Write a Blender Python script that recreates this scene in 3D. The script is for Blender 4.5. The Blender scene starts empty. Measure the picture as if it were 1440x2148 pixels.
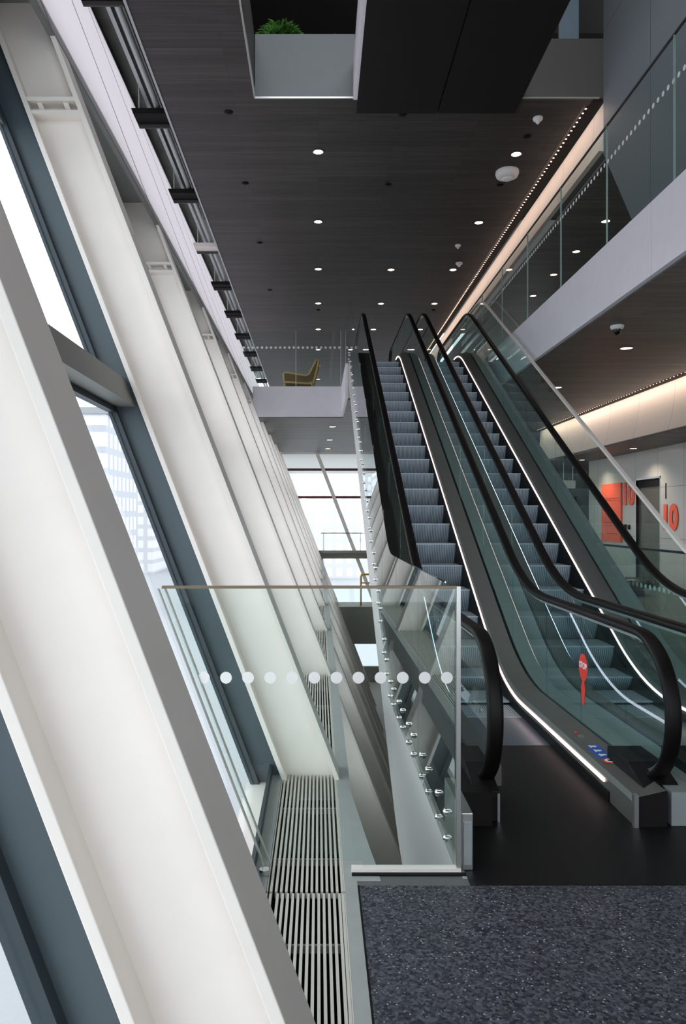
import bpy, math, random
from math import sin, cos, pi, radians, sqrt
from mathutils import Matrix, Vector
random.seed(7)
SC = bpy.context.scene
COL = SC.collection

# ------------------------------------------------------------------ camera
# level camera looking along +Y, eye 1.6 m above the near floor; shifted lens keeps verticals upright
H = 1.6
cam = bpy.data.cameras.new('camera')
cam.sensor_fit = 'VERTICAL'; cam.sensor_height = 36.0
cam.lens = 36.0 * 1520 / 2148
cam.shift_x = (720 - 668) / 2148.0
cam.shift_y = -(1074 - 1083) / 2148.0
cam.clip_start = 0.05; cam.clip_end = 2000
camo = bpy.data.objects.new('camera', cam); COL.objects.link(camo)
camo.location = (0, 0, H); camo.rotation_euler = (pi / 2, 0, 0)
SC.camera = camo

# ------------------------------------------------------------------ view + sky
SC.view_settings.view_transform = 'Standard'
SC.view_settings.look = 'None'
SC.view_settings.gamma = 1.0
SC.view_settings.use_curve_mapping = False
SC.view_settings.exposure = 0.55
SC.cycles.transparent_max_bounces = 40
SC.cycles.max_bounces = 14
SC.cycles.diffuse_bounces = 6
SC.cycles.glossy_bounces = 6
SC.cycles.sample_clamp_indirect = 6.0

world = bpy.data.worlds.new('overcast_sky'); SC.world = world
world.use_nodes = True
nt = world.node_tree; nt.nodes.clear()
wo = nt.nodes.new('ShaderNodeOutputWorld'); bg = nt.nodes.new('ShaderNodeBackground')
tc = nt.nodes.new('ShaderNodeTexCoord'); no = nt.nodes.new('ShaderNodeTexNoise'); cr = nt.nodes.new('ShaderNodeValToRGB')
no.inputs['Scale'].default_value = 2.2; no.inputs['Detail'].default_value = 5
cr.color_ramp.elements[0].position = 0.35; cr.color_ramp.elements[0].color = (0.90, 0.92, 1.0, 1)
cr.color_ramp.elements[1].position = 0.65; cr.color_ramp.elements[1].color = (1.0, 0.985, 0.98, 1)
nt.links.new(tc.outputs['Generated'], no.inputs['Vector']); nt.links.new(no.outputs['Fac'], cr.inputs['Fac'])
nt.links.new(cr.outputs['Color'], bg.inputs['Color']); nt.links.new(bg.outputs['Background'], wo.inputs['Surface'])
bg.inputs['Strength'].default_value = 2.3

def portal(name, center, sx, sy, xdir, ydir):
    """sampling portal filling a window or rooflight opening"""
    l = bpy.data.lights.new(name, 'AREA'); l.shape = 'RECTANGLE'; l.size = sx; l.size_y = sy
    l.cycles.is_portal = True
    o = bpy.data.objects.new(name, l); COL.objects.link(o)
    x = Vector(xdir).normalized(); y = Vector(ydir).normalized(); z = x.cross(y)
    o.matrix_world = Matrix.Translation(center) @ Matrix((x, y, z)).transposed().to_4x4()
RK = 0.383                       # rake of the window wall: metres sideways per metre of height
portal('portal_window_wall', (-0.5 - RK * 0.0, 11.0, 0.0), 10.4, 36.0, (-RK, 0, 1), (0, -1, 0))
portal('portal_back', (2.8, -6.4, 4.0), 12.6, 8.0, (1, 0, 0), (0, 0, 1))
portal('portal_far', (0.6, 28.4, 0.5), 5.0, 7.6, (-1, 0, 0), (0, 0, 1))
portal('portal_far_upper', (3.4, 42.2, 6.4), 11.6, 3.3, (-1, 0, 0), (0, 0, 1))
portal('portal_roof', (1.1, 4.55, 12.1), 7.0, 8.1, (1, 0, 0), (0, 1, 0))

# ------------------------------------------------------------------ materials
def lin(c):
    out = []
    for v in c:
        v /= 255.0
        out.append(v / 12.92 if v <= 0.04045 else ((v + 0.055) / 1.055) ** 2.4)
    return (*out, 1.0)
def new_mat(name):
    m = bpy.data.materials.new(name); m.use_nodes = True
    return m, m.node_tree, m.node_tree.nodes['Principled BSDF']
def mat(name, rgb, rough=0.5, metal=0.0, spec=0.5, var=0.0, vscale=6.0, bump=0.0, stretch=None):
    m, t, b = new_mat(name)
    c = lin(rgb)
    b.inputs['Base Color'].default_value = c
    b.inputs['Roughness'].default_value = rough; b.inputs['Metallic'].default_value = metal
    b.inputs['Specular IOR Level'].default_value = spec
    tcn = t.nodes.new('ShaderNodeTexCoord'); mp = t.nodes.new('ShaderNodeMapping'); n = t.nodes.new('ShaderNodeTexNoise')
    n.inputs['Scale'].default_value = vscale; n.inputs['Detail'].default_value = 4
    if stretch: mp.inputs['Scale'].default_value = stretch
    t.links.new(tcn.outputs['Object'], mp.inputs['Vector']); t.links.new(mp.outputs['Vector'], n.inputs['Vector'])
    r = t.nodes.new('ShaderNodeValToRGB'); v = max(var, 0.02)
    r.color_ramp.elements[0].position = 0.3; r.color_ramp.elements[1].position = 0.7
    r.color_ramp.elements[0].color = (c[0] * (1 - v), c[1] * (1 - v), c[2] * (1 - v), 1)
    r.color_ramp.elements[1].color = (min(1, c[0] * (1 + v)), min(1, c[1] * (1 + v)), min(1, c[2] * (1 + v)), 1)
    t.links.new(n.outputs['Fac'], r.inputs['Fac']); t.links.new(r.outputs['Color'], b.inputs['Base Color'])
    if bump:
        bp = t.nodes.new('ShaderNodeBump'); bp.inputs['Strength'].default_value = bump; bp.inputs['Distance'].default_value = 0.01
        t.links.new(n.outputs['Fac'], bp.inputs['Height']); t.links.new(bp.outputs['Normal'], b.inputs['Normal'])
    return m
def emit(name, rgb, s):
    m, t, b = new_mat(name)
    b.inputs['Base Color'].default_value = (0.8, 0.8, 0.8, 1)
    b.inputs['Emission Color'].default_value = lin(rgb); b.inputs['Emission Strength'].default_value = s
    return m
def glass(name, tint, ior=1.45, rough=0.0, k=1.0):
    m, t, b = new_mat(name); t.nodes.remove(b)
    out = t.nodes['Material Output']
    tr = t.nodes.new('ShaderNodeBsdfTransparent'); tr.inputs['Color'].default_value = lin(tint)
    gl = t.nodes.new('ShaderNodeBsdfAnisotropic') if False else t.nodes.new('ShaderNodeBsdfGlossy')
    gl.inputs['Roughness'].default_value = rough; gl.inputs['Color'].default_value = (0.92, 0.96, 0.96, 1)
    fr = t.nodes.new('ShaderNodeFresnel'); fr.inputs['IOR'].default_value = ior
    # both faces use the outside index: no dark total-reflection from within the thin sheet
    ge = t.nodes.new('ShaderNodeNewGeometry'); inv = t.nodes.new('ShaderNodeMath'); inv.operation = 'SUBTRACT'; inv.inputs[0].default_value = 1.0
    mu = t.nodes.new('ShaderNodeMath'); mu.operation = 'MULTIPLY'
    t.links.new(ge.outputs['Backfacing'], inv.inputs[1])
    t.links.new(fr.outputs['Fac'], mu.inputs[0]); t.links.new(inv.outputs[0], mu.inputs[1])
    mk = t.nodes.new('ShaderNodeMath'); mk.operation = 'MULTIPLY'; mk.inputs[1].default_value = k
    t.links.new(mu.outputs[0], mk.inputs[0])
    mx = t.nodes.new('ShaderNodeMixShader')
    t.links.new(mk.outputs[0], mx.inputs['Fac']); t.links.new(tr.outputs[0], mx.inputs[1]); t.links.new(gl.outputs[0], mx.inputs[2])
    t.links.new(mx.outputs[0], out.inputs['Surface'])
    return m
def translucent(name, rgb, f=0.5):
    m, t, b = new_mat(name); t.nodes.remove(b)
    d = t.nodes.new('ShaderNodeBsdfDiffuse'); d.inputs['Color'].default_value = lin(rgb)
    tl = t.nodes.new('ShaderNodeBsdfTranslucent'); tl.inputs['Color'].default_value = lin(rgb)
    mx = t.nodes.new('ShaderNodeMixShader'); mx.inputs['Fac'].default_value = f
    t.links.new(d.outputs[0], mx.inputs[1]); t.links.new(tl.outputs[0], mx.inputs[2]); t.links.new(mx.outputs[0], t.nodes['Material Output'].inputs['Surface'])
    return m
def stripes(name, a, b_, axis, period, duty=0.5, rough=0.45, metal=0.0, spec=0.5, noise=0.0):
    """two colours alternating along one axis (grooves, ribs, boards)"""
    m, t, b = new_mat(name)
    tcn = t.nodes.new('ShaderNodeTexCoord'); s = t.nodes.new('ShaderNodeSeparateXYZ')
    t.links.new(tcn.outputs['Object'], s.inputs[0])
    d = t.nodes.new('ShaderNodeMath'); d.operation = 'DIVIDE'; d.inputs[1].default_value = period
    t.links.new(s.outputs['XYZ'.index(axis)], d.inputs[0])
    f = t.nodes.new('ShaderNodeMath'); f.operation = 'FRACT'; t.links.new(d.outputs[0], f.inputs[0])
    g = t.nodes.new('ShaderNodeMath'); g.operation = 'GREATER_THAN'; g.inputs[1].default_value = duty; t.links.new(f.outputs[0], g.inputs[0])
    mx = t.nodes.new('ShaderNodeMix'); mx.data_type = 'RGBA'
    mx.inputs['A'].default_value = lin(a); mx.inputs['B'].default_value = lin(b_)
    t.links.new(g.outputs[0], mx.inputs['Factor']); t.links.new(mx.outputs['Result'], b.inputs['Base Color'])
    b.inputs['Roughness'].default_value = rough; b.inputs['Metallic'].default_value = metal; b.inputs['Specular IOR Level'].default_value = spec
    return m
def planks(name, rgb, w=0.16, var=0.35, rough=0.55):
    """boards running along X, laid side by side along Y"""
    m, t, b = new_mat(name); c = lin(rgb)
    tcn = t.nodes.new('ShaderNodeTexCoord')
    br = t.nodes.new('ShaderNodeTexBrick')
    br.inputs['Scale'].default_value = 1.0; br.inputs['Brick Width'].default_value = 2.6; br.inputs['Row Height'].default_value = w
    br.inputs['Mortar Size'].default_value = 0.004; br.inputs['Mortar Smooth'].default_value = 0.3
    br.inputs['Color1'].default_value = (c[0] * (1 - var * .6), c[1] * (1 - var * .6), c[2] * (1 - var * .6), 1)
    br.inputs['Color2'].default_value = (c[0] * (1 + var), c[1] * (1 + var), c[2] * (1 + var), 1)
    br.inputs['Mortar'].default_value = (c[0] * .45, c[1] * .45, c[2] * .45, 1)
    t.links.new(tcn.outputs['Object'], br.inputs['Vector'])
    mp = t.nodes.new('ShaderNodeMapping'); mp.inputs['Scale'].default_value = (0.5, 14, 1)
    n = t.nodes.new('ShaderNodeTexNoise'); n.inputs['Scale'].default_value = 2.2; n.inputs['Detail'].default_value = 5
    t.links.new(tcn.outputs['Object'], mp.inputs['Vector']); t.links.new(mp.outputs['Vector'], n.inputs['Vector'])
    r = t.nodes.new('ShaderNodeValToRGB'); r.color_ramp.elements[0].color = (.66, .66, .66, 1); r.color_ramp.elements[1].color = (1.3, 1.28, 1.26, 1)
    r.color_ramp.elements[0].position = 0.3; r.color_ramp.elements[1].position = 0.7
    t.links.new(n.outputs['Fac'], r.inputs['Fac'])
    mx = t.nodes.new('ShaderNodeMix'); mx.data_type = 'RGBA'; mx.blend_type = 'MULTIPLY'; mx.inputs['Factor'].default_value = 1.0
    t.links.new(br.outputs['Color'], mx.inputs['A']); t.links.new(r.outputs['Color'], mx.inputs['B'])
    t.links.new(mx.outputs['Result'], b.inputs['Base Color'])
    b.inputs['Roughness'].default_value = rough; b.inputs['Specular IOR Level'].default_value = 0.32
    return m
def panels(name, rgb, w, h, axes=('Y', 'Z'), joint=0.012, jd=0.45, rough=0.4, metal=0.0, var=0.05, spec=0.4):
    """smooth sheet panels with fine joints on a vertical wall"""
    m, t, b = new_mat(name); c = lin(rgb)
    tcn = t.nodes.new('ShaderNodeTexCoord'); s = t.nodes.new('ShaderNodeSeparateXYZ'); cb = t.nodes.new('ShaderNodeCombineXYZ')
    t.links.new(tcn.outputs['Object'], s.inputs[0])
    t.links.new(s.outputs['XYZ'.index(axes[0])], cb.inputs[0]); t.links.new(s.outputs['XYZ'.index(axes[1])], cb.inputs[1])
    br = t.nodes.new('ShaderNodeTexBrick'); br.offset = 0.0
    br.inputs['Scale'].default_value = 1.0; br.inputs['Brick Width'].default_value = w; br.inputs['Row Height'].default_value = h
    br.inputs['Mortar Size'].default_value = joint / 2; br.inputs['Mortar Smooth'].default_value = 0.1
    br.inputs['Color1'].default_value = (c[0] * (1 - var), c[1] * (1 - var), c[2] * (1 - var), 1)
    br.inputs['Color2'].default_value = (min(1, c[0] * (1 + var)), min(1, c[1] * (1 + var)), min(1, c[2] * (1 + var)), 1)
    br.inputs['Mortar'].default_value = (c[0] * jd, c[1] * jd, c[2] * jd, 1)
    t.links.new(cb.outputs[0], br.inputs['Vector']); t.links.new(br.outputs['Color'], b.inputs['Base Color'])
    b.inputs['Roughness'].default_value = rough; b.inputs['Metallic'].default_value = metal; b.inputs['Specular IOR Level'].default_value = spec
    return m
def terrazzo(name):
    m, t, b = new_mat(name)
    tcn = t.nodes.new('ShaderNodeTexCoord')
    v1 = t.nodes.new('ShaderNodeTexVoronoi'); v1.inputs['Scale'].default_value = 95
    v2 = t.nodes.new('ShaderNodeTexVoronoi'); v2.inputs['Scale'].default_value = 85
    for v in (v1, v2): t.links.new(tcn.outputs['Object'], v.inputs['Vector'])
    r1 = t.nodes.new('ShaderNodeValToRGB'); e = r1.color_ramp.elements
    e[0].position = 0.0; e[0].color = lin((34, 37, 44)); e[1].position = 1.0; e[1].color = lin((92, 95, 102))
    x = r1.color_ramp.elements.new(0.5); x.color = lin((66, 69, 76))
    s1 = t.nodes.new('ShaderNodeSeparateColor'); t.links.new(v1.outputs['Color'], s1.inputs[0]); t.links.new(s1.outputs[0], r1.inputs['Fac'])
    s2 = t.nodes.new('ShaderNodeSeparateColor'); t.links.new(v2.outputs['Color'], s2.inputs[0])
    g = t.nodes.new('ShaderNodeMath'); g.operation = 'GREATER_THAN'; g.inputs[1].default_value = 0.88; t.links.new(s2.outputs[1], g.inputs[0])
    ds = t.nodes.new('ShaderNodeMath'); ds.operation = 'LESS_THAN'; ds.inputs[1].default_value = 0.30; t.links.new(v2.outputs['Distance'], ds.inputs[0])
    an = t.nodes.new('ShaderNodeMath'); an.operation = 'MULTIPLY'; t.links.new(g.outputs[0], an.inputs[0]); t.links.new(ds.outputs[0], an.inputs[1])
    mx = t.nodes.new('ShaderNodeMix'); mx.data_type = 'RGBA'; mx.inputs['B'].default_value = lin((150, 153, 158))
    t.links.new(an.outputs[0], mx.inputs['Factor']); t.links.new(r1.outputs['Color'], mx.inputs['A'])
    t.links.new(mx.outputs['Result'], b.inputs['Base Color']); b.inputs['Roughness'].default_value = 0.42; b.inputs['Specular IOR Level'].default_value = 0.35
    return m

M = dict(
    white_steel=mat('white_painted_steel', (232, 225, 218), 0.5, var=0.01),
    white_panel=mat('white_facade_panel', (228, 224, 224), 0.5, var=0.02),
    blind=translucent('white_translucent_panel', (206, 202, 207), 0.6),
    white_edge=mat('white_slab_fascia', (240, 236, 242), 0.55, var=0.015),
    teal=mat('teal_grey_window_frame', (68, 80, 86), 0.5, var=0.04),
    teal_dark=mat('dark_glazing_bead', (48, 58, 64), 0.5),
    grey_frame=mat('grey_transom', (118, 118, 114), 0.5),
    black=mat('matt_black', (16, 15, 15), 0.7, spec=0.2),
    rubber=mat('black_handrail_rubber', (15, 12, 12), 0.45, spec=0.18),
    dark_steel=mat('dark_brushed_steel', (70, 70, 72), 0.35, 0.6, var=0.05, vscale=3, stretch=(40, 1, 1)),
    deck_steel=mat('grey_deck_steel', (150, 158, 158), 0.35, 0.25, var=0.05, vscale=3, stretch=(1, 8, 8)),
    inner_deck=mat('brown_grey_deck', (104, 100, 97), 0.4, 0.25, var=0.03),
    glass_edge=mat('pale_green_glass_edge', (168, 190, 184), 0.3),
    skirt=mat('black_skirt_panel', (20, 18, 18), 0.55, spec=0.2),
    steel=mat('satin_stainless_steel', (188, 188, 186), 0.28, 0.9, var=0.03),
    chrome=mat('polished_steel', (205, 205, 205), 0.12, 1.0),
    brass=mat('bronze_edge', (126, 112, 92), 0.4, 0.4),
    cladding=mat('pale_grey_truss_cladding', (196, 194, 192), 0.42, 0.25, var=0.03, vscale=2),
    ceiling=planks('dark_ceiling_boards', (59, 56, 54), 0.165, 0.3, 0.5),
    soffit=planks('dark_soffit_boards', (92, 87, 83), 0.165, 0.25, 0.45),
    ceiling_dark=mat('dark_brown_ceiling_panel', (26, 24, 23), 0.6, spec=0.2, var=0.06, vscale=1.5),
    cove=panels('cream_cove_panel', (224, 212, 202), 1.45, 6.0, jd=0.6, rough=0.5, joint=0.014, var=0.02),
    wall_grey=panels('cool_lit_wall_panel', (112, 118, 124), 1.9, 9.0, jd=0.45, rough=0.5, joint=0.016, var=0.02),  # cool skylight on the cream cove wall, put into the colour
    lift_wall=panels('light_metal_wall_panel', (182, 178, 170), 1.15, 1.12, jd=0.5, rough=0.35, metal=0.35, joint=0.014, var=0.04),
    wall_dark=mat('dark_grey_wall', (66, 64, 63), 0.6, var=0.03),
    wall_mid=mat('green_grey_concrete', (138, 138, 126), 0.6, var=0.06, vscale=1.2),
    wall_light=mat('off_white_plaster', (205, 202, 196), 0.6, var=0.02),
    terrazzo=terrazzo('grey_terrazzo'),
    floor_light=mat('grey_stone_floor', (120, 120, 118), 0.3, var=0.05, vscale=2),
    kerb=mat('pale_grey_kerb_stone', (158, 162, 160), 0.5, var=0.05, vscale=8),
    blue_grey=mat('blue_grey_panel', (86, 108, 122), 0.4),
    kerb_dark=mat('mid_grey_strip', (96, 99, 99), 0.5),
    mat_floor=stripes('black_ribbed_landing_plate', (17, 16, 17), (9, 8, 9), 'X', 0.012, 0.45, 0.5, 0.0, 0.35),
    comb=stripes('ribbed_comb_plate', (120, 132, 146), (78, 88, 100), 'X', 0.01, 0.5, 0.3, 0.6),
    step=stripes('ribbed_grey_step', (168, 180, 190), (92, 102, 112), 'X', 0.020, 0.55, 0.42, 0.0),
    nosing=mat('painted_lit_edge_nosing', (180, 192, 202), 0.35, 0.2),  # lighter colour paints in the lit top edge of each step
    slat=mat('grey_anodised_slat', (196, 195, 184), 0.5, 0.0, var=0.03),
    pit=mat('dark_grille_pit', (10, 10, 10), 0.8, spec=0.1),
    dot=translucent('white_glass_dot', (250, 249, 247), 0.2),
    white_plastic=mat('white_plastic', (246, 244, 240), 0.4),
    dark_lens=mat('dark_lens_plastic', (14, 14, 16), 0.15),
    led=emit('white_led_strip', (255, 218, 210), 1.7),
    led_cool=emit('cool_led_strip', (225, 232, 255), 3.0),
    led_warm=emit('warm_led_dot', (255, 196, 170), 4.0),
    lamp=emit('warm_downlight_lens', (255, 214, 184), 14.0),
    red=mat('red_sticker', (226, 48, 34), 0.5),
    blue=mat('blue_sticker', (24, 84, 178), 0.5),
    sticker_white=mat('white_sticker_ink', (240, 240, 240), 0.5),
    orange=mat('orange_poster', (238, 92, 58), 0.5, var=0.05, vscale=3),
    orange_dark=mat('dark_red_poster_ink', (150, 40, 26), 0.5),
    olive=mat('bronze_lift_door', (84, 80, 66), 0.35, 0.5, var=0.05, vscale=2),
    tan=mat('tan_woven_seat', (128, 104, 66), 0.7, var=0.12, vscale=40),
    tan_frame=mat('honey_wood_frame', (226, 196, 138), 0.5, var=0.06, vscale=12),
    leaf=mat('green_leaf', (70, 120, 44), 0.5, var=0.4, vscale=9),
    stem=mat('brown_stem', (70, 56, 38), 0.7),
    planter=mat('grey_planter_panel', (98, 106, 110), 0.45, var=0.03),
    green_sign=emit('green_exit_sign', (12, 96, 74), 0.10),
    yellow=mat('yellow_handrail', (206, 166, 74), 0.4),
    red_brown=mat('red_brown_mullion', (98, 44, 42), 0.5),
    grey_brown=mat('grey_brown_mullion', (74, 66, 64), 0.5),
    city=panels('pale_city_facade', (214, 216, 222), 2.4, 3.2, axes=('Y', 'Z'), joint=1.1, jd=0.66, rough=0.7, var=0.05),  # near-white with weak contrast, imitating an overexposed view outside
    city2=panels('pale_city_facade_end', (222, 222, 224), 2.6, 3.2, axes=('X', 'Z'), joint=1.2, jd=0.74, rough=0.7, var=0.05),  # same washed-out glare put into the colour of the far blocks
    street=mat('pale_street', (150, 152, 154), 0.8),
    pipe=mat('grey_services_pipe', (176, 180, 182), 0.4, 0.3),
    duct=mat('grey_green_duct', (128, 132, 124), 0.6, var=0.15, vscale=3),
    glass=glass('clear_guard_glass', (249, 253, 251)),
    glass_esc=glass('green_tinted_balustrade_glass', (238, 248, 247)),
    glass_win=glass('window_glass', (246, 250, 252), k=0.7),
)

# ------------------------------------------------------------------ mesh helpers
class MB:
    def __init__(s): s.v = []; s.f = []; s.smooth = []
    def add(s, vs, fs, smooth=False):
        o = len(s.v); s.v += [tuple(p) for p in vs]
        for f in fs: s.f.append(tuple(i + o for i in f)); s.smooth.append(smooth)
        return s
    def box(s, x0, x1, y0, y1, z0, z1):
        return s.hexa([(x0, y0, z0), (x1, y0, z0), (x1, y1, z0), (x0, y1, z0)], [(x0, y0, z1), (x1, y0, z1), (x1, y1, z1), (x0, y1, z1)])
    def hexa(s, b, t):
        return s.add(list(b) + list(t), [(3, 2, 1, 0), (4, 5, 6, 7), (0, 1, 5, 4), (1, 2, 6, 5), (2, 3, 7, 6), (3, 0, 4, 7)])
    def rbox(s, u0, u1, y0, y1, z0, z1):
        """box raked with the window wall: sideways position u - RK*z"""
        q = lambda u, z: u - RK * z
        return s.hexa([(q(u0, z0), y0, z0), (q(u1, z0), y0, z0), (q(u1, z0), y1, z0), (q(u0, z0), y1, z0)],
                      [(q(u0, z1), y0, z1), (q(u1, z1), y0, z1), (q(u1, z1), y1, z1), (q(u0, z1), y1, z1)])
    def prism(s, pts, vec):
        """closed planar polygon pts pushed along vec"""
        n = len(pts); vx = Vector(vec); P = [Vector(p) for p in pts]
        nrm = Vector((0, 0, 0))
        for i in range(n): nrm += P[i].cross(P[(i + 1) % n])
        if nrm.dot(vx) > 0: P = P[::-1]
        return s.add(P + [p + vx for p in P], [tuple(range(n)), tuple(range(2 * n - 1, n - 1, -1))] + [(i, i + n, (i + 1) % n + n, (i + 1) % n) for i in range(n)])
    def strip(s, top, bot, x0, x1):
        """slab between two (y,z) lines of equal length, from x0 to x1"""
        n = len(top); V = []; F = []
        for (a, b) in zip(top, bot): V += [(x0, a[0], a[1]), (x1, a[0], a[1]), (x1, b[0], b[1]), (x0, b[0], b[1])]
        for i in range(n - 1):
            o = 4 * i
            for j in range(4): F.append((o + j, o + (j + 1) % 4, o + 4 + (j + 1) % 4, o + 4 + j))
        F.append((3, 2, 1, 0)); o = 4 * (n - 1); F.append((o, o + 1, o + 2, o + 3))
        return s.add(V, F)
    def sweep(s, path, sec, smooth=True, closed=True):
        """section (dx, dn) carried along a path of (y,z) points at x=0 in the YZ plane"""
        n = len(path); k = len(sec); V = []; F = []
        for i, (y, z) in enumerate(path):
            a = path[max(0, i - 1)]; b = path[min(n - 1, i + 1)]
            ty, tz = b[0] - a[0], b[1] - a[1]; L = math.hypot(ty, tz) or 1
            ny, nz = -tz / L, ty / L
            V += [(dx, y + ny * dn, z + nz * dn) for dx, dn in sec]
        for i in range(n - 1):
            for j in range(k):
                a = i * k + j; b = i * k + (j + 1) % k
                F.append((a, b, b + k, a + k))
        F.append(tuple(range(k - 1, -1, -1))); F.append(tuple((n - 1) * k + j for j in range(k)))
        return s.add(V, F, smooth)
    def cyl(s, p, q, r, r2=None, n=20, smooth=True):
        p = Vector(p); q = Vector(q); d = (q - p).normalized(); r2 = r if r2 is None else r2
        a = d.orthogonal().normalized(); b = d.cross(a)
        V = [p + (a * cos(2 * pi * i / n) + b * sin(2 * pi * i / n)) * r for i in range(n)] + [q + (a * cos(2 * pi * i / n) + b * sin(2 * pi * i / n)) * r2 for i in range(n)]
        o = len(s.v)
        s.add(V, [(i, (i + 1) % n, (i + 1) % n + n, i + n) for i in range(n)], smooth)
        s.add(V, [tuple(range(n - 1, -1, -1)), tuple(range(n, 2 * n))])
        return s
    def lathe(s, c, prof, n=28, axis='Z', sgn=1, smooth=True):
        """profile of (r, h) turned about a vertical axis through c"""
        V = []; F = []; k = len(prof)
        for r, h in prof:
            for i in range(n): V.append((c[0] + r * cos(2 * pi * i / n), c[1] + r * sin(2 * pi * i / n), c[2] + h))
        for j in range(k - 1):
            for i in range(n): F.append((j * n + i, j * n + (i + 1) % n, (j + 1) * n + (i + 1) % n, (j + 1) * n + i))
        s.add(V, F, smooth)
        s.add(V[:n], [tuple(range(n - 1, -1, -1))]); s.add(V[-n:], [tuple(range(n))])
        return s
    def tube(s, pts, r, n=10):
        P = [Vector(p) for p in pts]; V = []; F = []
        up = None
        for i, p in enumerate(P):
            d = (P[min(len(P) - 1, i + 1)] - P[max(0, i - 1)]).normalized()
            a = d.orthogonal().normalized() if up is None else (up - d * up.dot(d)).normalized()
            up = a; b = d.cross(a)
            V += [p + (a * cos(2 * pi * j / n) + b * sin(2 * pi * j / n)) * r for j in range(n)]
        for i in range(len(P) - 1):
            for j in range(n): F.append((i * n + j, i * n + (j + 1) % n, (i + 1) * n + (j + 1) % n, (i + 1) * n + j))
        F.append(tuple(range(n - 1, -1, -1))); F.append(tuple((len(P) - 1) * n + j for j in range(n)))
        return s.add(V, F, True)
    def build(s, name, m, parent=None, bevel=0.0, origin=None):
        me = bpy.data.meshes.new(name)
        off = Vector((0, 0, 0))
        if parent is not None: off = world_loc(parent)
        elif origin is not None: off = Vector(origin)
        me.from_pydata([tuple(Vector(p) - off) for p in s.v], [], s.f)
        for p, sm in zip(me.polygons, s.smooth): p.use_smooth = sm
        me.materials.append(m); me.update()
        o = bpy.data.objects.new(name, me); COL.objects.link(o)
        if parent is not None: o.parent = parent
        elif origin is not None: o.location = off
        if bevel:
            b = o.modifiers.new('bevel', 'BEVEL'); b.width = bevel; b.segments = 2; b.limit_method = 'ANGLE'
        return o
def world_loc(o):
    v = Vector((0, 0, 0))
    while o is not None: v += Vector(o.location); o = o.parent
    return v
def tag(o, label, cat, group=None):
    o['label'] = label; o['category'] = cat; o['kind'] = 'thing'
    if group: o['group'] = group
    return o
def thing(name, label, cat, loc, group=None):
    o = bpy.data.objects.new(name, None); COL.objects.link(o); o.location = loc
    o.empty_display_size = 0.2
    return tag(o, label, cat, group)
def struct(o, label=None):
    o['kind'] = 'structure'
    if label: o['label'] = label
    return o
def text(name, body, size, m, parent, loc, right, up, depth=0.001, bold=0.012):
    """lettering centred at loc, reading along `right`"""
    c = bpy.data.curves.new(name, 'FONT'); c.body = body; c.size = size; c.align_x = 'CENTER'; c.align_y = 'CENTER'; c.extrude = depth; c.offset = size * bold
    c.materials.append(m)
    o = bpy.data.objects.new(name, c); COL.objects.link(o); o.parent = parent
    x = Vector(right).normalized(); y = Vector(up).normalized(); z = x.cross(y)
    me = o.to_mesh().copy(); o.to_mesh_clear()
    bpy.data.objects.remove(o); bpy.data.curves.remove(c)
    me.transform(Matrix.Translation(Vector(loc) - world_loc(parent)) @ Matrix((x, y, z)).transposed().to_4x4())
    me.materials.clear(); me.materials.append(m); me.name = name
    o = bpy.data.objects.new(name, me); COL.objects.link(o); o.parent = parent
    return o
def copy_tree(o, parent=None):
    c = o.copy(); COL.objects.link(c)
    if parent is not None: c.parent = parent
    for ch in list(o.children): copy_tree(ch, c)
    return c

# ------------------------------------------------------------------ levels and grid
ZU, ZS = 4.79, 4.06          # upper floor, its underside
ZC = 8.0                     # hall ceiling
ZL = -4.8                    # storey below
YB, YF = -6.4, 28.0          # ends of the hall
COLY = [4.40 + 2.86 * k for k in range(-4, 9)]      # flange fronts of the raking columns

# ================================================================== SETTING
# ground floor: terrazzo strip in front, right-hand concourse, edge beside the grille
struct(MB().box(0.175, 9.0, YB, 3.14, -0.3, 0.0).build('floor', M['terrazzo']), 'dark speckled terrazzo floor')
struct(MB().box(3.36, 9.2, 3.14, YF, -0.3, -0.002).build('floor_concourse', M['floor_light']), 'grey stone floor of the concourse')
f = MB()
f.prism([(0.115, YB, 0), (0.17, YB, 0), (0.17, 3.18, 0), (0.275, 3.18, 0), (0.19, 4.2, 0), (0.185, YF, 0), (0.115, YF, 0)], (0, 0, -0.28))
struct(f.build('trim_1', M['kerb']), 'pale kerb along the grille')
struct(MB().box(-0.285, -0.222, YB, YF, -0.28, 0.004).build('trim_2', M['kerb']), 'pale kerb under the windows')
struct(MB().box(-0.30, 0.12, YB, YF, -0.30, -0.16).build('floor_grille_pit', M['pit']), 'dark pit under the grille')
struct(MB().box(0.17, 0.178, YB, 3.14, -0.1, 0.001).build('trim_3', M['black']), 'dark joint beside the terrazzo')
struct(MB().box(-0.6, 9.2, YB, YF + 0.3, ZL - 0.3, ZL).build('floor_below', M['wall_light']), 'floor of the storey below')
struct(MB().box(3.36, 3.5, 3.14, YF, ZL, -0.3).build('wall_below', M['wall_mid']), 'wall of the storey below')
struct(MB().box(0.30, 3.36, 2.9, 3.10, ZL, -0.3).build('wall_below_near', M['wall_mid']), 'near wall of the storey below')

struct(MB().box(0.17, 0.66, 3.14, 3.275, -0.3, -0.001).build('trim_15', M['kerb_dark']), 'grey strip under the glass barrier')
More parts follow.
